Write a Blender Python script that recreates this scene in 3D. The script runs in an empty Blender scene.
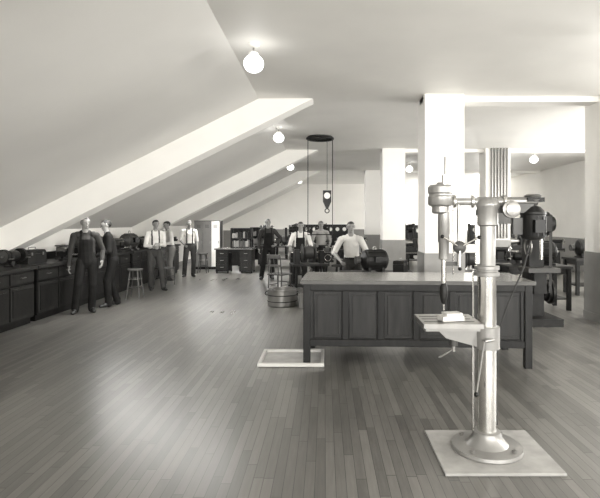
import bpy, bmesh, math, random
import numpy as np
from mathutils import Vector, Matrix
random.seed(7)
scn=bpy.context.scene
V=Vector
# ---------------------------------------------------------------- materials
def g(v,w=1.0): return (v*1.0, v*(1-.02*w), v*(1-.065*w),1)
def mat(name,v,rough=.6,metal=0,var=.12,scale=6,bump=0.0,bscale=60,emit=0,spec=.5,stretch=None):
    m=bpy.data.materials.new(name); m.use_nodes=True
    nt=m.node_tree; p=nt.nodes['Principled BSDF']
    p.inputs['Roughness'].default_value=rough; p.inputs['Metallic'].default_value=metal
    p.inputs['Specular IOR Level'].default_value=spec
    tc=nt.nodes.new('ShaderNodeTexCoord'); mp=nt.nodes.new('ShaderNodeMapping')
    nt.links.new(tc.outputs['Object'],mp.inputs[0])
    if stretch: mp.inputs['Scale'].default_value=stretch
    n=nt.nodes.new('ShaderNodeTexNoise'); n.inputs['Scale'].default_value=scale; n.inputs['Detail'].default_value=4
    nt.links.new(mp.outputs[0],n.inputs['Vector'])
    r=nt.nodes.new('ShaderNodeValToRGB')
    r.color_ramp.elements[0].position=.3; r.color_ramp.elements[1].position=.7
    r.color_ramp.elements[0].color=g(v*(1-var)); r.color_ramp.elements[1].color=g(min(1,v*(1+var)))
    nt.links.new(n.outputs['Fac'],r.inputs[0]); nt.links.new(r.outputs[0],p.inputs['Base Color'])
    if bump>0:
        n2=nt.nodes.new('ShaderNodeTexNoise'); n2.inputs['Scale'].default_value=bscale
        nt.links.new(mp.outputs[0],n2.inputs['Vector'])
        b=nt.nodes.new('ShaderNodeBump'); b.inputs['Strength'].default_value=bump; b.inputs['Distance'].default_value=.01
        nt.links.new(n2.outputs['Fac'],b.inputs['Height']); nt.links.new(b.outputs[0],p.inputs['Normal'])
    if emit:
        p.inputs['Emission Color'].default_value=g(1,.4); p.inputs['Emission Strength'].default_value=emit
    return m
M={}
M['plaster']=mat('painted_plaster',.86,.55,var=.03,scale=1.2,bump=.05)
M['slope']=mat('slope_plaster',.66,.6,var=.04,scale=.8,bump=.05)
M['dado']=mat('dado_paint',.24,.45,var=.05)
M['white']=mat('white_enamel',.82,.35,var=.03)
M['globe']=mat('opal_glass_lit',.95,.3,var=.01,emit=5)
M['paneglow']=mat('added_pane_glow',.9,.3,var=.01,emit=22)  # emission for the light panes added on the slope
M['dkwood']=mat('dark_oak',.010,.3,var=.4,scale=3,bump=.1,stretch=(6,6,1),spec=.25)
M['dkwood2']=mat('dark_oak_panel',.018,.33,var=.4,scale=3,stretch=(8,8,1),spec=.25)
M['top']=mat('dark_counter_top',.09,.2,var=.2,scale=3)
M['benchwood']=mat('bench_wood',.022,.5,var=.3,stretch=(6,1,6),spec=.25)
M['ltwood']=mat('light_wood',.55,.55,var=.1,stretch=(1,8,8))
M['midwood']=mat('mid_wood',.07,.45,var=.25,spec=.3)
M['iron']=mat('cast_iron',.013,.45,.15,var=.35,scale=9,bump=.15,spec=.25)
M['blk']=mat('black_enamel',.006,.35,0,var=.3,spec=.25)
M['grey']=mat('machine_grey',.06,.4,.15,var=.12,spec=.3)
M['ltgrey']=mat('light_machine_paint',.25,.3,.35,var=.08)
M['lockg']=mat('locker_paint',.16,.4,var=.08)
M['steel']=mat('bright_steel',.55,.2,.95,var=.08,scale=12)
M['steel2']=mat('dull_steel',.27,.35,.8,var=.12)
M['concrete']=mat('pale_pad',.30,.7,var=.15,scale=8)
M['tray_in']=mat('tray_inner',.38,.6,var=.15)
M['rubber']=mat('belt_rubber',.02,.7)
M['skin']=mat('skin',.24,.5,var=.06)
M['hair']=mat('hair',.012,.6)
M['eye']=mat('eye_dark',.01,.3)
M['shirtW']=mat('white_cotton',.60,.8,var=.1,bump=.45,bscale=14,spec=.2)
M['shirtG']=mat('grey_cotton',.27,.8,var=.12,bump=.45,bscale=14,spec=.2)
M['denimD']=mat('dark_denim',.012,.85,var=.3,bump=.5,bscale=14,spec=.15)
M['denimG']=mat('grey_trousers',.04,.85,var=.2,bump=.5,bscale=14,spec=.15)
M['pantsL']=mat('light_trousers',.19,.85,var=.12,bump=.45,bscale=14,spec=.2)
M['shoe']=mat('shoe_leather',.01,.35)
# floor
def floor_mat():
    m=bpy.data.materials.new('maple_strip_floor'); m.use_nodes=True; nt=m.node_tree; L=nt.links; N=nt.nodes
    p=N['Principled BSDF']
    tc=N.new('ShaderNodeTexCoord'); sp=N.new('ShaderNodeSeparateXYZ'); L.new(tc.outputs['Object'],sp.inputs[0])
    def mth(op,a,b=None):
        n=N.new('ShaderNodeMath'); n.operation=op
        for i,x in enumerate([a,b]):
            if x is None: continue
            if isinstance(x,(int,float)): n.inputs[i].default_value=x
            else: L.new(x,n.inputs[i])
        return n.outputs[0]
    u=mth('DIVIDE',sp.outputs[0],.066); ui=mth('FLOOR',u); uf=mth('FRACT',u)
    wn=N.new('ShaderNodeTexWhiteNoise'); wn.noise_dimensions='1D'; L.new(ui,wn.inputs['W'])
    v=mth('ADD',mth('DIVIDE',sp.outputs[1],1.0),mth('MULTIPLY',wn.outputs['Value'],7.3)); vi=mth('FLOOR',v); vf=mth('FRACT',v)
    cb=N.new('ShaderNodeCombineXYZ'); L.new(ui,cb.inputs[0]); L.new(vi,cb.inputs[1])
    w2=N.new('ShaderNodeTexWhiteNoise'); w2.noise_dimensions='2D'; L.new(cb.outputs[0],w2.inputs['Vector'])
    gn=N.new('ShaderNodeTexNoise'); gn.inputs['Scale'].default_value=4; gn.inputs['Detail'].default_value=5
    mp=N.new('ShaderNodeMapping'); mp.inputs['Scale'].default_value=(14,1,1); L.new(tc.outputs['Object'],mp.inputs[0]); L.new(mp.outputs[0],gn.inputs['Vector'])
    big=N.new('ShaderNodeTexNoise'); big.inputs['Scale'].default_value=.5; L.new(tc.outputs['Object'],big.inputs['Vector'])
    tone=mth('ADD',mth('ADD',mth('MULTIPLY',w2.outputs['Value'],.42),mth('MULTIPLY',gn.outputs['Fac'],.35)),mth('MULTIPLY',big.outputs['Fac'],.25))
    r=N.new('ShaderNodeValToRGB'); e=r.color_ramp.elements
    e[0].position=.1; e[0].color=g(.05,1.8); e[1].position=.95; e[1].color=g(.20,1.8)
    L.new(tone,r.inputs[0])
    s1=mth('LESS_THAN',uf,.06); s2=mth('LESS_THAN',vf,.006); seam=mth('MAXIMUM',s1,s2)
    mx=N.new('ShaderNodeMix'); mx.data_type='RGBA'; L.new(mth('MULTIPLY',seam,.8),mx.inputs['Factor'])
    L.new(r.outputs[0],mx.inputs['A']); mx.inputs['B'].default_value=(.012,.011,.01,1)
    L.new(mx.outputs['Result'],p.inputs['Base Color'])
    rr=mth('ADD',mth('MULTIPLY',w2.outputs['Value'],.025),mth('ADD',.23,mth('MULTIPLY',big.outputs['Fac'],.12))); L.new(rr,p.inputs['Roughness'])
    p.inputs['Specular IOR Level'].default_value=.7
    return m
M['floor']=floor_mat()
# ---------------------------------------------------------------- mesh builder
class B:
    def __init__(s): s.bm=bmesh.new(); s.mats=[]
    def mi(s,k):
        if k not in s.mats: s.mats.append(k)
        return s.mats.index(k)
    def _tag(s,vs,k):
        i=s.mi(k); fs=set(f for v in vs for f in v.link_faces)
        for f in fs: f.material_index=i
    def box(s,c,d,k,rot=(0,0,0)):
        from mathutils import Euler
        mt=Matrix.Translation(c)@Euler(rot).to_matrix().to_4x4()@Matrix.Diagonal((d[0],d[1],d[2],1))
        r=bmesh.ops.create_cube(s.bm,size=1,matrix=mt); s._tag(r['verts'],k); return s
    def bx(s,x0,x1,y0,y1,z0,z1,k): return s.box(((x0+x1)/2,(y0+y1)/2,(z0+z1)/2),(x1-x0,y1-y0,z1-z0),k)
    def cyl(s,a,b,r1,k,r2=None,seg=20):
        a=V(a);b=V(b); d=b-a
        if r2 is None:r2=r1
        q=V((0,0,1)).rotation_difference(d.normalized()).to_matrix().to_4x4()
        r=bmesh.ops.create_cone(s.bm,cap_ends=True,segments=seg,radius1=r1,radius2=r2,depth=d.length,matrix=Matrix.Translation((a+b)/2)@q)
        s._tag(r['verts'],k); return s
    def sph(s,c,r,k,sc=(1,1,1),seg=16):
        q=bmesh.ops.create_uvsphere(s.bm,u_segments=seg,v_segments=max(8,seg//2+2),radius=r,matrix=Matrix.Translation(c)@Matrix.Diagonal((sc[0],sc[1],sc[2],1)))
        s._tag(q['verts'],k); return s
    def lathe(s,c,ax,prof,k,seg=28):
        c=V(c);ax=V(ax).normalized(); q=V((0,0,1)).rotation_difference(ax)
        rings=[]
        for (r,h) in prof:
            rings.append([s.bm.verts.new(c+q@V((r*math.cos(2*math.pi*i/seg),r*math.sin(2*math.pi*i/seg),h))) for i in range(seg)])
        mi=s.mi(k)
        for a,b in zip(rings,rings[1:]):
            for i in range(seg):
                f=s.bm.faces.new((a[i],a[(i+1)%seg],b[(i+1)%seg],b[i])); f.material_index=mi
        for rg,fl in ((rings[0],True),(rings[-1],False)):
            f=s.bm.faces.new(rg[::-1] if fl else rg); f.material_index=mi
        return s
    def tube(s,pts,r,k,seg=8):
        for a,b in zip(pts,pts[1:]):
            s.cyl(a,b,r,k,seg=seg); s.sph(b,r,k,seg=8)
        return s
    def torus(s,c,ax,R,r,k,seg=28,ms=8):
        c=V(c); q=V((0,0,1)).rotation_difference(V(ax).normalized()); rings=[]; mi=s.mi(k)
        for i in range(seg):
            t=2*math.pi*i/seg
            rings.append([s.bm.verts.new(c+q@V(((R+r*math.cos(2*math.pi*j/ms))*math.cos(t),(R+r*math.cos(2*math.pi*j/ms))*math.sin(t),r*math.sin(2*math.pi*j/ms)))) for j in range(ms)])
        for i in range(seg):
            a=rings[i];b=rings[(i+1)%seg]
            for j in range(ms):
                f=s.bm.faces.new((a[j],b[j],b[(j+1)%ms],a[(j+1)%ms])); f.material_index=mi
        return s
    def prism(s,poly,y0,y1,k):
        a=[s.bm.verts.new((x,y0,z)) for x,z in poly]; b=[s.bm.verts.new((x,y1,z)) for x,z in poly]; mi=s.mi(k); n=len(poly)
        fs=[s.bm.faces.new(a),s.bm.faces.new(b[::-1])]
        for i in range(n): fs.append(s.bm.faces.new((a[i],b[i],b[(i+1)%n],a[(i+1)%n])))
        for f in fs: f.material_index=mi
        return s
    def done(s,name,loc=(0,0,0),rz=0,bevel=0,smooth=True,scale=1):
        bmesh.ops.recalc_face_normals(s.bm,faces=s.bm.faces)
        me=bpy.data.meshes.new(name); s.bm.to_mesh(me); s.bm.free()
        for k in s.mats: me.materials.append(M[k])
        if smooth: me.shade_smooth(); me.set_sharp_from_angle(angle=.6)
        o=bpy.data.objects.new(name,me); scn.collection.objects.link(o)
        o.location=loc; o.rotation_euler=(0,0,rz); o.scale=(scale,)*3
        if bevel:
            m=o.modifiers.new('bevel','BEVEL'); m.width=bevel; m.segments=2; m.limit_method='ANGLE'; m.angle_limit=.9
        return o
def inst(o,loc,rz=0,scale=1):
    c=o.copy(); scn.collection.objects.link(c); c.location=loc; c.rotation_euler=(0,0,rz); c.scale=(scale,)*3; return c
# ---------------------------------------------------------------- room
XL,XR,Y0,Y1,H=-5.5,8.6,-5.0,27.0,3.7
B().bx(XL-.2,XR+.2,Y0-.2,Y1+.2,-.15,0,'floor').done('floor')
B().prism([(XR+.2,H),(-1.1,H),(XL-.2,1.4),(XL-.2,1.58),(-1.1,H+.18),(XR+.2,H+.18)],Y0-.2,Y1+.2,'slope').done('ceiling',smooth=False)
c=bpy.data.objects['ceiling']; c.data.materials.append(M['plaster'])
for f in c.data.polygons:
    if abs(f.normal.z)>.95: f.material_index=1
B().bx(XL-.15,XL,Y0,Y1,0,1.5,'plaster').bx(XL,XL+.02,Y0,Y1,0,.15,'dado').done('wall_left')
def wall(name,axis,pos,th,a0,a1,H,ops,dado=1.1):
    b=B()
    def bb(u0,u1,z0,z1,k):
        if u1-u0<1e-4 or z1-z0<1e-4:return
        if axis=='x': b.bx(pos,pos+th,u0,u1,z0,z1,k)
        else: b.bx(u0,u1,pos,pos+th,z0,z1,k)
    def col(u0,u1,z0,z1):
        if z0<dado<z1: bb(u0,u1,z0,dado,'dado'); bb(u0,u1,dado,z1,'plaster')
        else: bb(u0,u1,z0,z1,'dado' if z1<=dado else 'plaster')
    u=a0
    for (p,q,z0,z1) in ops:
        col(u,p,0,H); col(p,q,0,z0); col(p,q,z1,H); u=q
    col(u,a1,0,H); return b.done(name,smooth=False)
WN=[0]
def window(axis,pos,p,q,z0,z1):
    WN[0]+=1; b=B(); n=4
    def bb(u0,u1,a,c,t=.05):
        if axis=='x': b.bx(pos+.05,pos+.05+t,u0,u1,a,c,'white')
        else: b.bx(u0,u1,pos+.05,pos+.05+t,a,c,'white')
    bb(p,p+.06,z0,z1);bb(q-.06,q,z0,z1);bb(p,q,z0,z0+.06);bb(p,q,z1-.06,z1)
    for i in range(1,n): u=p+(q-p)*i/n; bb(u-.015,u+.015,z0,z1,.03)
    for i in range(1,3): z=z0+(z1-z0)*i/3; bb(p,q,z-.015,z+.015,.03)
    b.done('added_glow_pane_%d'%WN[0])
ops=[(-3.5,-1.3,1.2,3.1),(1.2,3.4,1.2,3.1),(4.6,6.8,1.2,3.1),(9.0,12.9,1.2,3.1),(24.3,26.3,1.2,3.1)]
wall('wall_right','x',XR,.2,Y0,Y1,H,ops)
for o in ops: window('x',XR,*o)
opsb=[(-3.2,-1.2,1.0,2.4),(-.6,1.8,1.0,3.1),(2.8,5.2,1.0,3.1),(5.9,8.2,1.0,3.1)]
wall('wall_back','y',Y0-.15,.15,XL,XR,H,opsb)
for o in opsb: window('y',Y0-.15,*o)
wall('wall_front','y',Y1,.15,XL,XR,H,[],dado=1.2)
B().bx(-2.9,2.9,Y1-.04,Y1,1.2,1.26,'dado').done('trim_1')
# added glowing panes shaped as skylights, hidden behind rafters, to light the floor
def added_skylight(y0,y1,xa=-4.3,xb=-1.7):
    WN[0]+=1; b=B()
    def pl(x0,x1,t0,t1,ya,yb,k):
        f=lambda x:H-.5*(-1.1-x)
        b.prism([(x0,f(x0)-t0),(x1,f(x1)-t0),(x1,f(x1)-t1),(x0,f(x0)-t1)],ya,yb,k)
    pl(xa,xb,.0,.012,y0,y1,'paneglow')
    for ya,yb in ((y0,y0+.06),(y1-.06,y1)): pl(xa,xb,.012,.05,ya,yb,'white')
    n=6
    for i in range(n+1):
        x=xa+(xb-xa)*i/n; pl(x-.025,x+.025,.012,.05,y0,y1,'white')
    b.done('added_glow_pane_%d'%WN[0])  # numbered along with the windows, but an added light source
added_skylight(8.85,9.9); added_skylight(14.7,16.0); added_skylight(20.6,22.2)
BAYS=[2.4,8.3,14.2,20.1]
for y in BAYS:
    B().prism([(-1.1,H),(-.2,H),(XL,1.05),(XL,1.5)],y,y+.4,'plaster').done('rafter_beam',smooth=False)
def column(x,y,w=.63,conduit=False):
    b=B(); b.bx(x,x+w,y,y+.6,1.15,H,'plaster').bx(x-.012,x+w+.012,y-.012,y+.612,0,1.15,'dado').bx(x-.02,x+w+.02,y-.02,y+.62,0,.14,'dado')
    if conduit:
        for i in range(6): b.cyl((x+.16+i*.085,y-.045,1.2),(x+.16+i*.085,y-.045,H),.03,'ltgrey',seg=10)
        b.bx(x+.1,x+w,y-.11,y-.005,1.6,2.1,'grey')
    b.done('column',smooth=conduit)
for y in (8,13.9,19.8): column(1.6,y)
for y in (8,13.9,19.8): column(4.47,y,.68,y==13.9)
for y in (8.3,14.2,20.1): B().bx(1.6,XR,y-.15,y+.15,H-.09,H,'plaster').done('ceiling_beam',smooth=False)
# lamps
def lamp(x,y,z=3.47):
    b=B(); b.lathe((0,0,H-z),(0,0,-1),[(.07,0),(.07,.02),(.02,.05)],'white').cyl((0,0,.1),(0,0,H-z),.012,'steel2',seg=8)
    b.lathe((0,0,.09),(0,0,1),[(.055,0),(.055,.03),(.03,.05)],'white')
    b.sph((0,0,0),.115,'globe',(1,1,.9),24); b.done('globe_pendant_lamp',(x,y,z))
for x,y in ((-.82,5.75),(-1.0,10.8),(-1.15,16.6),(-1.15,22.3),(2.75,11.7),(2.9,17.2),(6.1,14.6),(3.3,5.4),(3.2,23),(6.2,20)): lamp(x,y)
# ---------------------------------------------------------------- counter
def counter():
    b=B(); L=2.58;D=.92
    b.bx(-.03,L+.03,-.03,D+.03,.94,.985,'top')
    b.bx(.02,L-.02,.03,D-.03,.23,.94,'dkwood2')
    for x in (0,L-.08):
        for y in (0,D-.08): b.bx(x,x+.08,y,y+.08,0,.94,'dkwood')
    b.bx(.08,L-.08,.005,.03,.865,.94,'dkwood').bx(.08,L-.08,.005,.03,.23,.31,'dkwood')
    n=6; w=(L-.16)/n
    for i in range(n+1):
        x=.08+i*w; 
        if 0<i<n: b.bx(x-.035,x+.035,.006,.03,.31,.865,'dkwood')
    for i in range(n):
        x0=.08+i*w+.035+(.0); x1=x0+w-.07
        for (a,c,d,e) in ((x0,x1,.31,.325),(x0,x1,.85,.865)): b.bx(a,c,.014,.032,d,e,'dkwood')
        b.bx(x0,x0+.014,.014,.032,.31,.865,'dkwood').bx(x1-.014,x1,.014,.032,.31,.865,'dkwood')
        b.bx(x0+.04,x1-.04,.02,.032,.36,.815,'dkwood2')
    for x0,x1 in ((0,.02),(L-.02,L)):
        b.bx(x0,x1,.08,D-.08,.865,.94,'dkwood').bx(x0,x1,.08,D-.08,.23,.31,'dkwood').bx(x0,x1,D/2-.04,D/2+.04,.31,.865,'dkwood')
    b.done('paneled_counter',(-.25,5.72,0),math.radians(-2.5),bevel=.004)
counter()
b=B(); b.bx(-.38,.38,-.33,.33,0,.012,'tray_in')
for a in ((-.38,.38,-.33,-.29),(-.38,.38,.29,.33)): b.bx(*a,0,.045,'ltwood')
for a in ((-.38,-.34,-.29,.29),(.34,.38,-.29,.29)): b.bx(*a,0,.045,'ltwood')
b.done('wooden_floor_tray',(-.39,6.0,0),bevel=.004)
b=B(); b.lathe((0,0,0),(0,0,1),[(.27,0),(.285,.02),(.29,.30),(.305,.31),(.305,.33),(.28,.33),(.27,.06),(.0001,.05)],'steel2',36)
b.torus((0,0,.1),(0,0,1),.289,.008,'iron').torus((0,0,.22),(0,0,1),.29,.008,'iron')
for sx in (-1,1): b.torus((sx*.3,0,.24),(0,1,0),.035,.007,'iron',16,6)
b.box((.02,0,.2),(.5,.05,.02),'midwood',(0,.5,.4))
b.done('metal_tub',(-.85,9.9,0))
b=B(); b.lathe((0,0,0),(0,0,1),[(.11,0),(.12,.01),(.14,.26),(.145,.27),(.13,.27),(.11,.03),(.001,.025)],'ltgrey').tube([(-.14,0,.26),(-.1,0,.36),(0,0,.4),(.1,0,.36),(.14,0,.26)],.005,'steel2'); b.done('bucket',(-.38,9.6,0))
# ---------------------------------------------------------------- drill press
def drill():
    b=B()
    b.lathe((0,0,0),(0,0,1),[(.245,0),(.25,.01),(.245,.03),(.15,.04),(.13,.06),(.10,.10),(.095,.13),(.075,.135)],'ltgrey',40)
    for i in range(4):
        t=math.pi/4+i*math.pi/2; b.cyl((.205*math.cos(t),.205*math.sin(t),.03),(.205*math.cos(t),.205*math.sin(t),.055),.017,'steel2',seg=6)
    b.cyl((0,0,.05),(0,0,1.30),.066,'steel',seg=32)
    b.lathe((0,0,1.24),(0,0,1),[(.072,0),(.088,.005),(.088,.03),(.076,.035),(.076,.045),(.088,.05),(.088,.075),(.068,.08)],'ltgrey')
    b.cyl((0,0,1.3),(0,0,1.75),.06,'ltgrey',seg=32)
    b.bx(-.08,-.055,-.02,.02,1.33,1.68,'steel2')
    for i in range(22): b.bx(-.087,-.08,-.02,.02,1.335+i*.0155,1.343+i*.0155,'steel')
    b.lathe((0,0,1.6),(0,0,1),[(.064,0),(.078,.01),(.078,.12),(.088,.14),(.09,.16),(.075,.19),(.05,.205),(.001,.21)],'ltgrey')
    b.cyl((-.33,0,1.775),(.12,0,1.775),.036,'ltgrey',seg=20); b.box((-.18,0,1.765),(.2,.05,.10),'ltgrey')
    b.cyl((0,0,1.78),(.36,0,1.78),.03,'steel2'); b.box((.2,0,1.73),(.26,.045,.07),'grey')
    for x in (-.25,-.12,.11): b.lathe((x,0,1.775),(1,0,0),[(.046,0),(.05,.004),(.05,.018),(.046,.022)],'steel')
    b.lathe((-.335,0,1.69),(0,0,1),[(.045,0),(.06,.01),(.06,.05),(.082,.06),(.088,.07),(.088,.12),(.08,.13),(.08,.14),(.088,.15),(.088,.19),(.075,.205),(.03,.21),(.02,.225)],'ltgrey',32)
    b.cyl((-.30,0,1.89),(-.30,0,2.10),.007,'steel2',seg=8); b.cyl((-.31,.0,1.89),(-.31,0,1.97),.014,'steel')
    b.lathe((-.31,0,1.36),(0,0,1),[(.03,0),(.036,.005),(.036,.12),(.042,.13),(.042,.34),(.03,.345)],'ltgrey')
    b.cyl((-.31,0,1.18),(-.31,0,1.37),.017,'steel')
    b.lathe((-.31,0,1.04),(0,0,1),[(.012,0),(.022,.02),(.029,.06),(.029,.12),(.018,.15)],'iron'); b.cyl((-.31,0,.995),(-.31,0,1.05),.006,'steel')
    b.cyl((-.21,-.02,1.32),(-.21,-.02,1.77),.011,'steel2'); b.cyl((-.235,.02,1.25),(-.235,.02,1.77),.006,'steel',seg=8)
    b.box((-.26,0,1.52),(.13,.05,.05),'ltgrey'); b.box((-.26,0,1.33),(.11,.03,.03),'grey')
    b.lathe((-.21,-.03,1.45),(0,-1,0),[(.04,0),(.045,.01),(.045,.03),(.02,.045)],'grey')
    for i in range(3):
        t=.5+i*2.094; e=(-.21+.15*math.cos(t),-.075,1.45+.15*math.sin(t)); b.cyl((-.21,-.065,1.45),e,.006,'steel',seg=8); b.sph(e,.014,'blk')
    b.box((-.13,0,1.44),(.14,.05,.06),'ltgrey')
    b.lathe((.15,-.05,1.72),(0,-1,0),[(.03,0),(.062,.005),(.062,.03),(.045,.035),(.045,.05),(.02,.055)],'steel2')
    b.torus((.15,-.07,1.72),(0,1,0),.055,.008,'iron')
    b.lathe((.34,.02,1.50),(0,0,1),[(.04,0),(.075,.01),(.085,.03),(.085,.18),(.09,.185),(.09,.2),(.08,.205),(.05,.24),(.018,.25),(.018,.29)],'iron',30)
    for i in range(12):
        t=i*math.pi/6; b.box((.34+.086*math.cos(t),.02+.086*math.sin(t),1.6),(.008,.008,.14),'blk',(0,0,t))
    b.box((.34,.02,1.79),(.12,.12,.03),'iron'); b.lathe((.34,.02,1.78),(0,0,1),[(.06,0),(.065,.01),(.05,.02),(.06,.04),(.045,.05)],'steel2')
    b.box((.24,.02,1.6),(.1,.05,.12),'grey')
    b.box((.34,-.085,1.6),(.07,.05,.09),'blk')
    b.tube([(.34,.06,1.5),(.30,.08,1.3),(.2,.1,1.05),(.11,.1,.8),(.09,.08,.4),(.1,.08,.14)],.006,'rubber')
    b.bx(-.49,-.08,-.19,.19,.90,.932,'steel2'); b.bx(-.475,-.1,-.175,.175,.88,.90,'ltgrey')
    for yy in (-.1,0,.1): b.bx(-.47,-.12,yy-.006,yy+.006,.9322,.934,'iron')
    b.prism([(-.08,.88),(-.38,.88),(-.30,.80),(-.08,.74)],-.035,.035,'ltgrey')
    b.lathe((0,0,.72),(0,0,1),[(.07,0),(.09,.005),(.09,.16),(.07,.165)],'ltgrey')
    b.cyl((.02,-.08,.8),(-.06,-.13,.8),.012,'steel2'); b.tube([(-.06,-.13,.8),(-.09,-.14,.62),(-.12,-.15,.45)],.007,'steel2'); b.sph((-.12,-.15,.44),.018,'blk')
    b.cyl((-.09,.03,.11),(-.09,.03,.74),.009,'steel',seg=10); b.cyl((-.09,.03,.93),(-.09,.03,1.28),.007,'steel',seg=10)
    b.cyl((-.24,0,.74),(-.24,0,.8),.03,'grey'); b.cyl((-.24,0,.70),(-.24,0,.74),.012,'steel2')
    b.tube([(-.24,0,.72),(-.30,-.05,.70),(-.36,-.08,.68)],.007,'steel2')
    return b.done('drill_press',(1.165,3.6,.02))
drill()
B().bx(.78,1.57,3.24,3.92,0,.02,'concrete').done('drill_press_floor_pad',bevel=.004)
B().bx(-.08,.08,-.05,.05,0,.035,'ltwood').bx(-.05,.07,-.045,.045,.035,.055,'ltwood').done('wood_block',(.89,3.54,.955),.2,bevel=.002)
# ---------------------------------------------------------------- machines (templates)
def motor(k='iron',R=.18,L=.4):
    b=B(); z=R+.05
    b.lathe((-L/2,0,z),(1,0,0),[(.05,-.06),(.06,-.05),(R*.55,-.04),(R*.92,0),(R*.96,.03),(R,.035),(R,L-.035),(R*.96,L-.03),(R*.92,L),(R*.55,L+.04),(.06,L+.05),(.05,L+.06)],k,32)
    b.cyl((-L/2-.16,0,z),(L/2+.1,0,z),.02,'steel2')
    b.lathe((-L/2-.16,0,z),(1,0,0),[(R*.4,0),(R*.42,.01),(R*.36,.03),(R*.42,.07),(R*.4,.08)],'grey')
    for i in range(14):
        t=i*2*math.pi/14; b.box((0,R*1.0*math.cos(t),z+R*1.0*math.sin(t)),(L*.75,.012,.02),k,(t-math.pi/2,0,0))
    for x in (-L*.32,L*.32): b.bx(x-.04,x+.04,-R*1.05,R*1.05,0,.03,k).bx(x-.025,x+.025,-R*.7,R*.7,.02,z*.6,k)
    b.box((0,-R-.02,z+.02),(.12,.06,.1),'blk'); b.torus((0,0,z+R+.03),(0,1,0),.03,.008,'steel2',16,6)
    return b.done('electric_motor')
def grinder():
    b=B(); b.bx(-.09,.09,-.07,.07,0,.03,'iron').cyl((0,0,.03),(0,0,.1),.04,'iron')
    b.lathe((-.1,0,.16),(1,0,0),[(.04,0),(.075,.02),(.08,.04),(.08,.16),(.075,.18),(.04,.2)],'iron'); b.cyl((-.25,0,.16),(.25,0,.16),.012,'steel2')
    for s in (-1,1):
        b.lathe((s*.2,0,.16),(s,0,0),[(.03,-.012),(.085,-.01),(.085,.015),(.03,.018)],'grey'); b.lathe((s*.19,0.01,.165),(s,0,0),[(.1,-.02),(.1,.04),(.09,.04),(.09,-.02)],'iron')
        b.box((s*.2,-.11,.13),(.05,.05,.01),'steel2')
    return b.done('bench_grinder')
def vise():
    b=B(); b.lathe((0,0,0),(0,0,1),[(.09,0),(.09,.02),(.05,.035),(.05,.07)],'iron'); b.box((0,.03,.11),(.1,.16,.09),'iron'); b.box((0,-.03,.175),(.13,.03,.06),'steel2')
    b.box((0,-.1,.12),(.08,.1,.05),'iron'); b.box((0,-.09,.17),(.13,.035,.08),'iron'); b.cyl((0,-.2,.1),(0,-.05,.1),.012,'steel2'); b.cyl((-.1,-.19,.1),(.1,-.19,.1),.006,'steel')
    b.sph((-.1,-.19,.1),.011,'steel').sph((.1,-.19,.1),.011,'steel'); return b.done('bench_vise')
def toolbox():
    b=B(); b.bx(-.22,.22,-.11,.11,0,.17,'iron').prism([(-.22,.175),(.22,.175),(.22,.19),(.18,.24),(-.18,.24),(-.22,.19)],-.11,.11,'iron').tube([(-.08,0,.24),(-.08,0,.28),(.08,0,.28),(.08,0,.24)],.008,'steel2')
    for x in (-.13,.13): b.box((x,-.115,.17),(.03,.012,.05),'steel2')
    return b.done('tool_box')
def spool():
    b=B(); b.lathe((0,0,0),(0,0,1),[(.13,0),(.13,.015),(.06,.018),(.06,.03),(.105,.035),(.105,.19),(.06,.195),(.06,.2),(.13,.205),(.13,.22)],'midwood'); b.torus((0,0,.22),(0,0,1),.03,.008,'iron')
    for i in range(10): b.torus((0,0,.05+i*.015),(0,0,1),.106,.006,'steel2',24,6)
    return b.done('wire_spool')
def lathe_m():
    b=B()
    for x in (-.75,.65): b.prism([(x-.1,0),(x+.1,0),(x+.06,.7),(x-.06,.7)],-.22,.22,'iron'); b.bx(x-.13,x+.13,-.26,.26,0,.04,'iron')
    b.bx(-.95,.9,-.16,-.06,.7,.8,'iron').bx(-.95,.9,.06,.16,.7,.8,'iron').bx(-.95,.9,-.07,.07,.7,.74,'iron')
    b.bx(-.9,-.45,-.17,.17,.8,.9,'iron').bx(-.9,-.84,-.14,.14,.9,1.15,'iron').bx(-.52,-.45,-.14,.14,.9,1.15,'iron')
    b.lathe((-.84,0,1.03),(1,0,0),[(.13,0),(.13,.1),(.1,.1),(.1,.2),(.07,.2),(.07,.31)],'steel2'); b.cyl((-.95,0,1.03),(-.35,0,1.03),.03,'steel')
    b.lathe((-.42,0,1.03),(1,0,0),[(.12,0),(.13,.01),(.13,.05),(.05,.06)],'steel2')
    b.bx(.0,.28,-.2,.2,.8,.85,'grey').bx(.06,.2,-.12,.1,.85,.95,'grey').box((.13,-.05,.99),(.04,.2,.04),'steel2')
    b.bx(-.02,.3,-.25,-.17,.6,.85,'iron'); b.torus((.14,-.28,.72),(0,1,0),.08,.009,'steel')
    b.bx(.6,.82,-.12,.12,.8,.98,'iron').cyl((.5,0,1.03),(.88,0,1.03),.05,'iron').torus((.93,0,1.03),(1,0,0),.08,.009,'steel').cyl((.4,0,1.03),(.5,0,1.03),.02,'steel',r2=.03)
    b.cyl((-.9,-.2,.72),(.85,-.2,.72),.01,'steel',seg=8)
    b.bx(-.95,-.89,.17,.23,.7,1.5,'iron').bx(-.47,-.41,.17,.23,.7,1.5,'iron').cyl((-1.0,.2,1.45),(-.35,.2,1.45),.02,'steel2').lathe((-.84,.2,1.45),(1,0,0),[(.07,0),(.07,.1),(.1,.1),(.1,.2),(.13,.2),(.13,.31)],'iron')
    b.box((-.68,.04,1.24),(.06,.006,.46),'rubber',(-.42,0,0)).box((-.68,.22,1.22),(.06,.006,.44),'rubber',(-.3,0,0))
    return b.done('metal_lathe')
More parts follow.
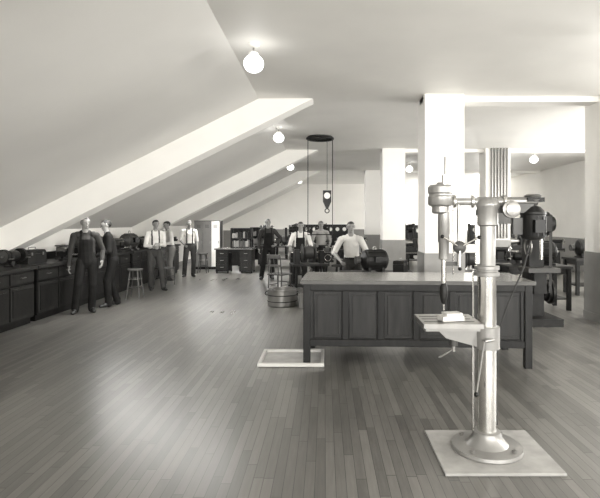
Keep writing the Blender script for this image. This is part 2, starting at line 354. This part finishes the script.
def winder():
    b=B(); 
    for x in (-.3,.3):
        for y in (-.2,.2): b.cyl((x*1.15,y*1.2,0),(x,y,.7),.025,'iron',seg=10)
    b.bx(-.4,.4,-.28,.28,.7,.74,'benchwood').bx(-.36,.36,-.24,.24,.25,.27,'iron')
    b.bx(-.34,-.22,-.12,.12,.74,1.05,'iron').bx(.22,.32,-.1,.1,.74,1.02,'iron').cyl((-.4,0,.98),(.36,0,.98),.018,'steel')
    b.lathe((-.16,0,.98),(1,0,0),[(.19,0),(.19,.02),(.09,.025),(.14,.06),(.14,.24),(.09,.27),(.19,.28),(.19,.3)],'grey'); b.torus((-.44,0,.98),(1,0,0),.15,.012,'steel2')
    for i in range(4): t=i*math.pi/2; b.cyl((-.44,0,.98),(-.44,.15*math.cos(t),.98+.15*math.sin(t)),.007,'steel2',seg=6)
    return b.done('coil_winding_machine')
def stool():
    b=B(); b.lathe((0,0,.60),(0,0,1),[(.15,0),(.165,.01),(.165,.03),(.15,.04)],'midwood')
    P=[]
    for i in range(4):
        t=math.pi/4+i*math.pi/2; b.cyl((.2*math.cos(t),.2*math.sin(t),0),(.11*math.cos(t),.11*math.sin(t),.6),.014,'midwood',.017,10); P.append((.165*math.cos(t),.165*math.sin(t),.24))
    for i in range(4): b.cyl(P[i],P[(i+1)%4],.009,'midwood',seg=8)
    b.torus((0,0,.42),(0,0,1),.14,.007,'steel2'); return b.done('work_stool')
def chair():
    b=B(); b.bx(-.21,.21,-.2,.2,.43,.46,'midwood')
    for x in (-.18,.18):
        b.cyl((x,-.18,0),(x,-.17,.43),.017,'midwood',seg=10).cyl((x,.2,0),(x,.17,.45),.017,'midwood',seg=10).cyl((x,.17,.45),(x*.98,.24,.9),.015,'midwood',seg=10)
        b.cyl((x,-.18,.2),(x,.19,.2),.01,'midwood',seg=8)
    b.box((0,.235,.86),(.38,.02,.09),'midwood',(-.15,0,0)).box((0,.2,.65),(.36,.016,.05),'midwood',(-.15,0,0))
    for x in (-.1,0,.1): b.cyl((x,.18,.46),(x,.235,.84),.008,'midwood',seg=6)
    b.cyl((-.18,-.18,.25),(.18,-.18,.25),.01,'midwood',seg=8); return b.done('wooden_chair')
def bench(L=2.0,D=.7,Hh=.93):
    b=B(); b.bx(-D,0.03,0,L,Hh-.05,Hh,'benchwood').bx(-D+.03,-.03,.03,L-.03,.1,Hh-.05,'blk').bx(-D+.05,-.07,.05,L-.05,0,.1,'blk')
    n=3; w=(L-.06)/n
    for i in range(n):
        y0=.03+i*w
        b.bx(-.03,-.012,y0+.02,y0+w-.02,.68,Hh-.08,'dkwood2').bx(-.03,-.012,y0+.02,y0+w-.02,.13,.64,'dkwood2').bx(-.014,-.004,y0+.07,y0+w-.07,.18,.59,'dkwood')
        b.cyl((-.012,y0+w/2-.05,.77),(.012,y0+w/2-.05,.77),.008,'steel2',seg=8).cyl((-.012,y0+w/2+.05,.77),(.012,y0+w/2+.05,.77),.008,'steel2',seg=8).cyl((.012,y0+w/2-.055,.77),(.012,y0+w/2+.055,.77),.006,'steel2',seg=8)
    b.bx(-D,-D+.02,0,L,Hh,Hh+.14,'benchwood'); return b.done('workbench')
def table():
    b=B(); b.bx(-.6,.6,-.35,.35,.78,.83,'benchwood').bx(-.54,.54,-.3,.3,.68,.78,'dkwood').bx(-.53,.53,-.28,.28,.2,.225,'benchwood')
    for x in (-.54,.54):
        for y in (-.29,.29): b.bx(x-.035,x+.035,y-.035,y+.035,0,.78,'dkwood')
    return b.done('work_table',bevel=.003)
def panelboard():
    b=B(); b.bx(-.45,.45,0,.05,.5,1.55,'blk').bx(-.47,-.43,-.02,.3,0,1.6,'iron').bx(.43,.47,-.02,.3,0,1.6,'iron')
    for i in range(3):
        b.lathe((-.28+i*.28,0,1.36),(0,-1,0),[(.09,0),(.09,.03),(.08,.035)],'grey').lathe((-.28+i*.28,-.035,1.36),(0,-1,0),[(.075,0),(.075,.002)],'white')
        for z in (.7,.95): b.box((-.28+i*.28,-.02,z),(.1,.04,.14),'grey').cyl((-.28+i*.28,-.02,z),(-.28+i*.28,-.12,z+.06),.01,'steel2',seg=8)
    return b.done('meter_test_panel')
mt=motor(); mt2=motor('grey',.15,.32); gr=grinder(); vi=vise(); tb=toolbox(); sp=spool(); lt=lathe_m(); wd=winder(); st=stool(); ch=chair(); be=bench(); ta=table(); pb=panelboard()
by=4.2
be.location=(-4.75,by,0)
for y in [by+2.03*i for i in range(1,6)]: inst(be,(-4.75,y,0))
T=.93
items=[(gr,-5.0,8.0,1.57,1.1),(tb,-5.1,8.7,1.4,1),(vi,-4.9,9.4,1.57,1.1),(sp,-5.15,9.85,0,1.2),(tb,-5.05,10.4,1.4,1.2),(mt,-5.1,11.1,1.5,1.0),(vi,-4.9,11.8,1.57,1.2),(sp,-5.1,12.25,0,1.4),(mt2,-5.05,12.9,1.3,1.2),(gr,-5.0,13.6,1.57,1.2),(sp,-5.1,14.05,0,1.4),(tb,-5.05,14.6,1.57,1.1),(mt,-5.1,15.3,1.57,1.2),(vi,-4.9,16.0,1.57,1.2),(tb,-5.05,6.2,1.5,1),(vi,-4.9,7.1,1.57,1)]
first=set()
def put(o,loc,rz=0,sc=1):
    if o.name in first: return inst(o,loc,rz,sc)
    first.add(o.name); o.location=loc; o.rotation_euler=(0,0,rz); o.scale=(sc,)*3; return o
for o,x,y,r,s in items: put(o,(x,y,T),r,s)
put(st,(-4.12,10.85,0)); put(st,(-3.95,16.2,0)) ; put(ch,(-4.2,13.1,0),.9)
put(ch,(-1.05,11.6,0),2.6)
def desk():
    b=B(); b.bx(0,1.25,0,.75,.76,.80,'top').bx(.04,.45,.04,.71,.06,.76,'dkwood').bx(.8,1.21,.04,.71,.06,.76,'dkwood').bx(.45,.8,.6,.63,.2,.76,'dkwood2').bx(.45,.8,.04,.7,.66,.76,'dkwood')
    for x in (.07,.83):
        for i in range(3): b.bx(x,x+.35,.025,.04,.1+i*.22,.3+i*.22,'dkwood2').cyl((x+.12,.015,.2+i*.22),(x+.23,.015,.2+i*.22),.008,'steel2',seg=8)
    for x in (.05,.4,.85,1.16):
        for y in (.06,.65): b.bx(x,x+.05,y,y+.05,0,.06,'dkwood')
    b.bx(.45,1.15,.4,.7,.8,.83,'dkwood').bx(.45,.48,.4,.7,.8,1.45,'dkwood').bx(1.12,1.15,.4,.7,.8,1.45,'dkwood').bx(.45,1.15,.4,.7,1.42,1.45,'dkwood').bx(.45,1.15,.68,.7,.8,1.45,'dkwood').bx(.48,1.12,.42,.69,1.1,1.12,'dkwood')
    for i in range(11): b.bx(.5+i*.054,.54+i*.054,.45,.65,.83,.83+random.uniform(.18,.25),random.choice(['ltgrey','grey','iron','midwood']))
    for i in range(9): b.bx(.5+i*.06,.545+i*.06,.45,.65,1.12,1.12+random.uniform(.15,.25),random.choice(['ltgrey','grey','iron']))
    return b.done('office_desk',(-3.55,16.0,0),bevel=.003)
dk=desk(); inst(dk,(-3.3,18.6,0))
def locker():
    b=B(); b.bx(0,.9,0,.45,.08,1.7,'grey').bx(.02,.88,.03,.42,0,.08,'iron')
    for i in range(3):
        x=.01+i*.295; b.bx(x,x+.285,-.015,0,.1,1.68,'lockg' if i<2 else 'white')
        for j in range(4): b.bx(x+.07,x+.21,-.02,-.015,1.45+j*.03,1.46+j*.03,'iron')
        b.box((x+.25,-.025,.95),(.02,.02,.1),'steel2')
    return b.done('steel_locker',(-4.55,17.4,0),bevel=.003)
locker()
put(lt,(-.1,13.2,0),.12); put(wd,(-.35,11.0,0),.2); put(wd,(.6,10.75,0),-.3); put(lt,(-.1,15.7,0),0); put(lt,(.6,18.2,0),.1)
put(ta,(.85,8.15,0)); put(mt,(.80,8.1,.83),.25,.9); put(tb,(1.24,8.2,.83),1.2,.8)
put(mt,(.25,9.95,0),.6,1.0); put(mt2,(.35,11.9,0),.2,1.2)
put(pb,(-.7,19.8,0)); put(pb,(.5,20.2,0)); put(wd,(-1.5,18.9,0)); put(lt,(-1.9,21.9,0)); put(ta,(0,21.9,0)); put(mt,(0,21.9,.83)); put(mt,(-.2,17.0,0),0,1.4)
put(lt,(3.3,11.4,0),.05); put(wd,(2.75,9.3,0)); put(ta,(4.0,9.6,0)); put(gr,(3.7,9.6,.83)); put(mt,(4.15,9.6,.83),0,1.1)
put(lt,(3.2,15.2,0)); put(pb,(3.2,17.2,0)); put(ta,(6.2,11.5,0)); put(mt,(6.0,11.5,.83)); put(sp,(6.5,11.4,.83)); put(lt,(6.8,16.2,0)); put(pb,(5.9,18.8,0)); put(ta,(3.2,19.0,0)); put(mt,(3.2,19.0,.83)); put(wd,(2.6,21.5,0)); put(lt,(4.6,22.5,0)); put(wd,(1.2,23.4,0)); put(lt,(-.8,24.3,0))
b=B(); b.bx(-.3,.3,-.35,.35,0,.12,'iron').bx(-.12,.12,-.05,.25,.12,1.65,'iron').bx(-.25,.25,-.35,.1,.85,.92,'grey').bx(-.1,.1,-.2,.0,.5,.85,'iron').bx(-.14,.14,-.3,.25,1.5,1.75,'iron').cyl((0,-.22,1.05),(0,-.22,1.5),.03,'steel').lathe((.14,.0,1.62),(1,0,0),[(.2,0),(.2,.05),(.16,.05),(.16,.1),(.12,.1),(.12,.15)],'iron').torus((-.16,-.1,1.25),(1,0,0),.14,.012,'steel2').cyl((-.16,-.1,1.25),(-.1,0,1.25),.02,'steel2').lathe((.14,.05,.5),(1,0,0),[(.12,0),(.12,.05),(.16,.05),(.16,.1),(.2,.1),(.2,.15)],'iron').box((.19,-.13,1.06),(.05,.006,1.1),'rubber',(.02,0,0)).box((.19,.17,1.06),(.05,.006,1.1),'rubber',(.02,0,0)); b.done('belt_driven_drill',(3.45,8.2,0))
b=B(); b.torus((0,0,-.05),(0,0,1),.31,.028,'iron',36,8).lathe((0,0,-.03),(0,0,1),[(.3,0),(.3,.03)],'grey')
for t in (0,2.09,4.18): b.cyl((.27*math.cos(t),.27*math.sin(t),-.04),(.27*math.cos(t),.27*math.sin(t),0),.03,'iron',seg=8)
b.cyl((-.29,0,-2.35),(-.29,0,-.05),.009,'iron',seg=8).cyl((.3,0,-2.35),(.3,0,-.05),.009,'iron',seg=8).cyl((-.3,0,-2.35),(.31,0,-2.35),.012,'iron',seg=8)
b.cyl((.17,-.05,-1.28),(.17,-.05,-.05),.006,'iron',seg=6)
b.box((.17,-.05,-1.43),(.2,.1,.27),'blk').prism([(.07,-1.56),(.27,-1.56),(.2,-1.72),(.14,-1.72)],-.1,0,'blk').lathe((.17,-.1,-1.42),(0,-1,0),[(.075,0),(.075,.012),(.06,.016)],'white').torus((.17,-.05,-1.78),(0,1,0),.05,.012,'iron',16,6)
b.done('chain_hoist',(-.12,12.0,H-.002))
# ---------------------------------------------------------------- people
def rcone(vs,fs,a,b,r1,r2,u=None,su=1,sv=1,seg=14):
    a=V(a);b=V(b); w=(b-a); L=w.length; w.normalize()
    if u is None: u=V((1,0,0)) if abs(w.x)<.8 else V((0,1,0))
    u=(u-w*u.dot(w)).normalized(); v=w.cross(u); prof=[]
    for i in range(5): t=-math.pi/2+i*math.pi/8; prof.append((r1*math.cos(t),r1*math.sin(t)))
    for i in range(5): t=i*math.pi/8; prof.append((r2*math.cos(t),L+r2*math.sin(t)))
    base=len(vs)
    for r,h in prof:
        r=max(r,.0005)
        for j in range(seg):
            t=2*math.pi*j/seg; vs.append(a+w*h+u*(r*su*math.cos(t))+v*(r*sv*math.sin(t)))
    n=len(prof)
    for i in range(n-1):
        for j in range(seg):
            fs.append((base+i*seg+j,base+i*seg+(j+1)%seg,base+(i+1)*seg+(j+1)%seg,base+(i+1)*seg+j))
    fs.append(tuple(base+j for j in range(seg))[::-1]); fs.append(tuple(base+(n-1)*seg+j for j in range(seg)))
def ik(a,t,l1,l2,pole):
    a=V(a);t=V(t);d=t-a;L=d.length
    if L>(l1+l2)*.995: t=a+d*((l1+l2)*.995/L); d=t-a; L=d.length
    x=(l1*l1-l2*l2+L*L)/(2*L); h=math.sqrt(max(0,l1*l1-x*x)); w=d.normalized(); p=V(pole); p=(p-w*p.dot(w)).normalized()
    return a+w*x+p*h,t
def person(loc,heading,Ht=1.72,wl=(.25,-.05,.86),wr=(-.25,-.05,.86),pl=(.4,.8,0),pr=(-.4,.8,0),al=(.12,0,.09),ar=(-.12,.02,.09),lean=(0,0),look=(0,0),top='shirtW',bot='denimG',sleeves=False,overalls=False,susp=False,hip=(0,0),hand_l=None,hand_r=None,cap=False,hair='hair',crouch=0,build=1):
    S=Ht/1.74; vs=[];fs=[];prims=[]
    def add(a,b,r1,r2,lab,u=None,su=1,sv=1,seg=14):
        rcone(vs,fs,a,b,r1,r2,u,su,sv,seg); prims.append((V(a),V(b),r1*min(su,1.0),r2*min(su,1.0),lab))
    lx,ly=lean; hx,hy=hip; dz=-crouch
    P=V((hx,hy,.94+dz)); W=V((hx+lx*.25,hy+ly*.2,1.08+dz)); C=V((hx+lx*.65,hy+ly*.6,1.28+dz)); dn=math.sqrt(lx*lx+ly*ly)
    N=V((hx+lx,hy+ly,1.47+dz-dn*dn*.8)); X=V((1,0,0)); k=build
    add(P+V((0,0,-.03)),W,.128*k,.118*k,'torso',X,1.22,.88); add(W,C,.118*k,.128*k,'torso',X,1.2,.85); add(C,N+V((0,.01,-.09)),.13*k,.10*k,'torso',X,1.25,.82)
    add(N+V((-.13,.01,-.055)),N+V((.13,.01,-.055)),.062,.062,'torso'); add(N+V((-.05,.005,-.02)),N+V((.05,.005,-.02)),.055,.055,'torso')
    Hd=N+V((0,-.025,.16)); add(N+V((0,0,-.03)),Hd+V((0,.0,-.06)),.058,.055,'neck')
    yaw,pit=look; R=Matrix.Rotation(yaw,3,'Z')@Matrix.Rotation(pit,3,'X')
    def h(x,y,z): return Hd+R@V((x,y,z))
    RX=R@X
    add(h(0,.022,.02),h(0,-.015,.03),.088,.083,'head',RX,.88,1.0); add(h(0,-.03,-.0),h(0,-.042,-.065),.068,.042,'head',RX,.92,.95)
    add(h(0,-.088,.015),h(0,-.108,-.018),.008,.014,'head',seg=8); add(h(-.03,-.082,.03),h(.03,-.082,.03),.013,.013,'head',seg=8)
    add(h(0,-.085,-.048),h(0,-.088,-.055),.014,.012,'head',seg=8); add(h(0,-.075,-.082),h(0,-.07,-.08),.017,.017,'head',seg=8)
    for s in (-1,1): add(h(s*.079,.012,.018),h(s*.077,.012,-.022),.016,.011,'head',R@V((0,1,0)),1,.55,8)
    for s,wt,pole,hd in ((1,wl,pl,hand_l),(-1,wr,pr,hand_r)):
        Sh=N+V((s*.185,.01,-.075)); E,Wr=ik(Sh,wt,.29,.255,pole)
        add(Sh,E,.064,.052,'uarm'); add(E,Wr,.047 if sleeves else .042,.036 if sleeves else .028,'farm')
        d=(Wr-E).normalized() if hd is None else V(hd).normalized(); n=V((-s,0,0)); n=n-d*n.dot(d)
        if n.length<.3: n=V((0,0,-1))-d*V((0,0,-1)).dot(d)
        n.normalize(); q=d.cross(n).normalized()
        if q.y>0: q=-q
        add(Wr-d*.02,Wr+d*.02,.026,.03,'hand',q,1,.7); add(Wr+d*.02,Wr+d*.075,.037,.04,'hand',q,1,.38)
        for i,(o,ln) in enumerate(((.033,.072),(.011,.082),(-.011,.076),(-.033,.06))):
            r0=Wr+d*.085+q*o; d1=(d+q*o*3+n*.25).normalized(); d2=(d+n*.9).normalized(); d3=(d*.5+n).normalized()
            p1=r0+d1*ln*.5; p2=p1+d2*ln*.33; p3=p2+d3*ln*.25
            add(r0,p1,.0095,.009,'hand',seg=8); add(p1,p2,.009,.0085,'hand',seg=8); add(p2,p3,.0085,.0075,'hand',seg=8)
        t0=Wr+d*.025+q*.025; t1=t0+(d*.55+q*.8+n*.25).normalized()*.042; t2=t1+(d*.9+q*.3+n*.4).normalized()*.035
        add(t0,t1,.014,.011,'hand',seg=8); add(t1,t2,.011,.009,'hand',seg=8)
    for s,at in ((1,al),(-1,ar)):
        Hp=P+V((s*.09,0,-.02)); K,A=ik(Hp,at,.43,.42,(s*.15,-1,0))
        add(Hp,K,.096*k,.075,'leg'); add(K,A,.073,.066,'leg'); add(A+V((0,0,.02)),A+V((0,0,-.035)),.066,.06,'leg')
        td=V((s*.25,-1,0)).normalized(); zf=A.z-.09
        add(V((A.x,A.y+.03,.045+zf)),V((A.x,A.y,.045+zf))+td*.08,.042,.042,'shoe',V((1,0,0)),1,1); add(V((A.x,A.y,.035+zf))+td*.06,V((A.x,A.y,.03+zf))+td*.16,.04,.03,'shoe',None,1.1,.9)
    me=bpy.data.meshes.new('t'); me.from_pydata([tuple(v) for v in vs],[],fs); me.update()
    o=bpy.data.objects.new('t',me); scn.collection.objects.link(o)
    m=o.modifiers.new('r','REMESH'); m.mode='VOXEL'; m.voxel_size=.0068
    m=o.modifiers.new('s','SMOOTH'); m.iterations=2; m.factor=.5
    dg=bpy.context.evaluated_depsgraph_get(); me2=bpy.data.meshes.new_from_object(o.evaluated_get(dg))
    bpy.data.objects.remove(o)
    n=len(me2.polygons); cen=np.empty(n*3); me2.polygons.foreach_get('center',cen); cen=cen.reshape(-1,3)
    nor=np.empty(n*3); me2.polygons.foreach_get('normal',nor); nor=nor.reshape(-1,3)
    best=np.full(n,1e9); lab=np.zeros(n,int); labs=['torso','neck','head','uarm','farm','hand','leg','shoe']
    for a,b_,r1,r2,l in prims:
        a_=np.array(a);d=np.array(b_)-a_; L2=max(d@d,1e-9); t=np.clip(((cen-a_)@d)/L2,0,1); dist=np.linalg.norm(cen-(a_+t[:,None]*d),axis=1)-(r1+(r2-r1)*t)
        w=dist<best; best[w]=dist[w]; lab[w]=labs.index(l)
    keys=['skin','hair',top,bot,'shoe','eye','blk']; mi=np.zeros(n,int)
    mi[(lab==0)|(lab==3)]=2; mi[lab==4]=2 if sleeves else 0; mi[lab==6]=3; mi[lab==7]=4
    wz=1.01+dz; mi[(lab==0)&(cen[:,2]<wz)]=3
    if not overalls: mi[(lab==0)&(np.abs(cen[:,2]-wz)<.017)]=6
    xr=cen[:,0]-(hx+lx*.6)
    if overalls:
        bib=(lab==0)&(nor[:,1]<-.2)&(np.abs(xr)<.115)&(cen[:,2]<1.33+dz); mi[bib]=3
        mi[(lab==0)&(cen[:,2]<1.09+dz)]=3
    if overalls or susp: mi[(lab==0)&(np.abs(np.abs(xr)-.085)<.018)&(cen[:,2]>1.02+dz)]=3 if overalls else 6
    hr=(cen-np.array(Hd))@np.array(R)
    hm=(lab==2)&((hr[:,2]>.068)|((hr[:,2]>-.9*(hr[:,1]-.03))&(hr[:,1]>-.03)&(hr[:,2]>-.05)&(np.abs(hr[:,0])<.0785))|((hr[:,1]>.045)&(hr[:,2]>-.05)))
    hm&=~((hr[:,1]<-.06)&(hr[:,2]<.065)); mi[hm]=1
    me2.materials.clear()
    for kk in keys: me2.materials.append(M[kk])
    bm=bmesh.new(); bm.from_mesh(me2)
    for f,i in zip(bm.faces,mi): f.material_index=int(i)
    def blob(c,r,sc,idx):
        q=bmesh.ops.create_uvsphere(bm,u_segments=12,v_segments=8,radius=1,matrix=Matrix.Translation(c)@R.to_4x4()@Matrix.Diagonal((r*sc[0],r*sc[1],r*sc[2],1)))
        for v in q['verts']:
            for f in v.link_faces: f.material_index=idx
    for s in (-1,1):
        blob(h(s*.031,-.086,.012),.011,(1.2,.7,.55),5); blob(h(s*.031,-.094,.031),.014,(1.2,.4,.25),1)
    blob(h(0,-.097,-.047),.018,(1.2,.35,.16),5)
    if cap:
        blob(h(0,.01,.075),.095,(.95,1.08,.55),6); blob(h(0,-.09,.07),.06,(1,.9,.14),6)
    bmesh.ops.scale(bm,vec=(S,S,S),verts=bm.verts); bm.to_mesh(me2); bm.free()
    me2.shade_smooth(); me2.name='workman'
    ob=bpy.data.objects.new('workman',me2); scn.collection.objects.link(ob); zmin=min(v.co.z for v in me2.vertices)
    ob.location=(loc[0],loc[1],-zmin); ob.rotation_euler=(0,0,heading); return ob
person((-4.38,9.15),.45,1.74,hip=(.025,0),lean=(-.03,.01),wl=(.27,-.10,.93),wr=(-.27,.02,.86),al=(.10,-.01,.09),ar=(-.17,-.08,.09),top='denimG',bot='denimD',sleeves=True,overalls=True,look=(.4,.05))
person((-4.18,9.85),-1.0,1.70,wl=(.2,-.34,1.02),wr=(-.20,-.30,.98),pl=(.5,.6,-.6),pr=(-.5,.6,-.6),lean=(0,-.1),al=(.12,-.1,.09),ar=(-.1,.1,.09),top='denimD',bot='denimD',sleeves=True,overalls=True,look=(-.2,.25))
person((-4.1,12.1),.5,1.70,hip=(-.03,0),lean=(.03,0),wl=(.04,-.24,1.13),wr=(-.10,-.22,1.08),pl=(.5,.5,-.6),pr=(-.5,.5,-.6),al=(.17,-.1,.09),ar=(-.10,.02,.09),top='shirtW',bot='denimG',sleeves=True,susp=True,look=(.3,.1))
person((-4.37,14.2),-.9,1.68,wl=(.2,-.34,1.05),wr=(-.2,-.34,1.05),pl=(.4,.6,-.6),pr=(-.4,.6,-.6),lean=(0,-.1),top='shirtW',bot='pantsL',sleeves=True,look=(0,.3))
person((-4.1,15.1),.3,1.70,hip=(.02,0),lean=(-.02,0),wl=(.24,-.08,.87),wr=(-.16,-.20,1.0),pr=(-.5,.5,-.6),ar=(-.15,-.07,.09),top='shirtW',bot='denimG',susp=True,look=(.2,0))
person((-1.65,14.5),.15,1.74,hip=(.03,0),lean=(-.035,0),wl=(.23,-.08,1.0),wr=(-.26,-.02,.87),pl=(.9,.6,0),hand_l=(-.6,-.5,-.4),al=(.11,.0,.09),ar=(-.19,-.07,.09),top='denimG',bot='denimD',sleeves=True,overalls=True,build=1.05,look=(.1,0))
person((-.62,12.25),.1,1.66,wl=(.22,-.32,1.05),wr=(-.22,-.28,1.02),pl=(.4,.5,-.6),pr=(-.4,.5,-.6),lean=(.02,-.06),top='shirtW',bot='denimD',overalls=True,look=(.1,.12))
person((-.12,14.3),.2,1.68,wl=(.22,-.25,1.05),wr=(-.22,-.25,1.05),pl=(.4,.5,-.6),pr=(-.4,.5,-.6),top='shirtG',bot='denimD',look=(.1,.12))
person((.5,9.3),.0,1.68,wl=(.24,-.34,.95),wr=(-.24,-.30,.99),pl=(.6,.6,-.4),pr=(-.6,.6,-.4),lean=(-.03,-.16),top='shirtW',bot='denimG',look=(.1,.1),al=(.14,.02,.09),ar=(-.14,.05,.09))
# ---------------------------------------------------------------- light
w=bpy.data.worlds.new('world'); scn.world=w; w.use_nodes=True
w.node_tree.nodes['Background'].inputs[0].default_value=(1,.985,.95,1); w.node_tree.nodes['Background'].inputs[1].default_value=2.0
def area(name,loc,rot,sx,sy,p):
    l=bpy.data.lights.new(name,'AREA'); l.shape='RECTANGLE'; l.size=sx; l.size_y=sy; l.energy=p; l.color=(1,.985,.95)
    o=bpy.data.objects.new(name,l); scn.collection.objects.link(o); o.location=loc; o.rotation_euler=rot
for (p,q,z0,z1),e in zip(opsb,(150,300,320,320)): area('back_window_daylight',((p+q)/2,Y0+.05,(z0+z1)/2),(math.radians(90),0,0),q-p,z1-z0,e)
for (p,q,z0,z1),e in zip(ops,(180,200,280,480,480)): area('side_window_daylight',(XR-.05,(p+q)/2,(z0+z1)/2),(0,math.radians(90),0),z1-z0,q-p,e)
# ---------------------------------------------------------------- camera
cd=bpy.data.cameras.new('camera'); cam=bpy.data.objects.new('camera',cd); scn.collection.objects.link(cam)
cam.location=(0,0,1.65); cam.rotation_euler=(math.radians(90),0,0)
cd.sensor_width=36; cd.lens=36*500/600; cd.shift_x=(300-325)/600; cd.shift_y=(222-249)/600
cd.clip_start=.05
scn.camera=cam
scn.view_settings.view_transform='Standard'; scn.view_settings.exposure=0
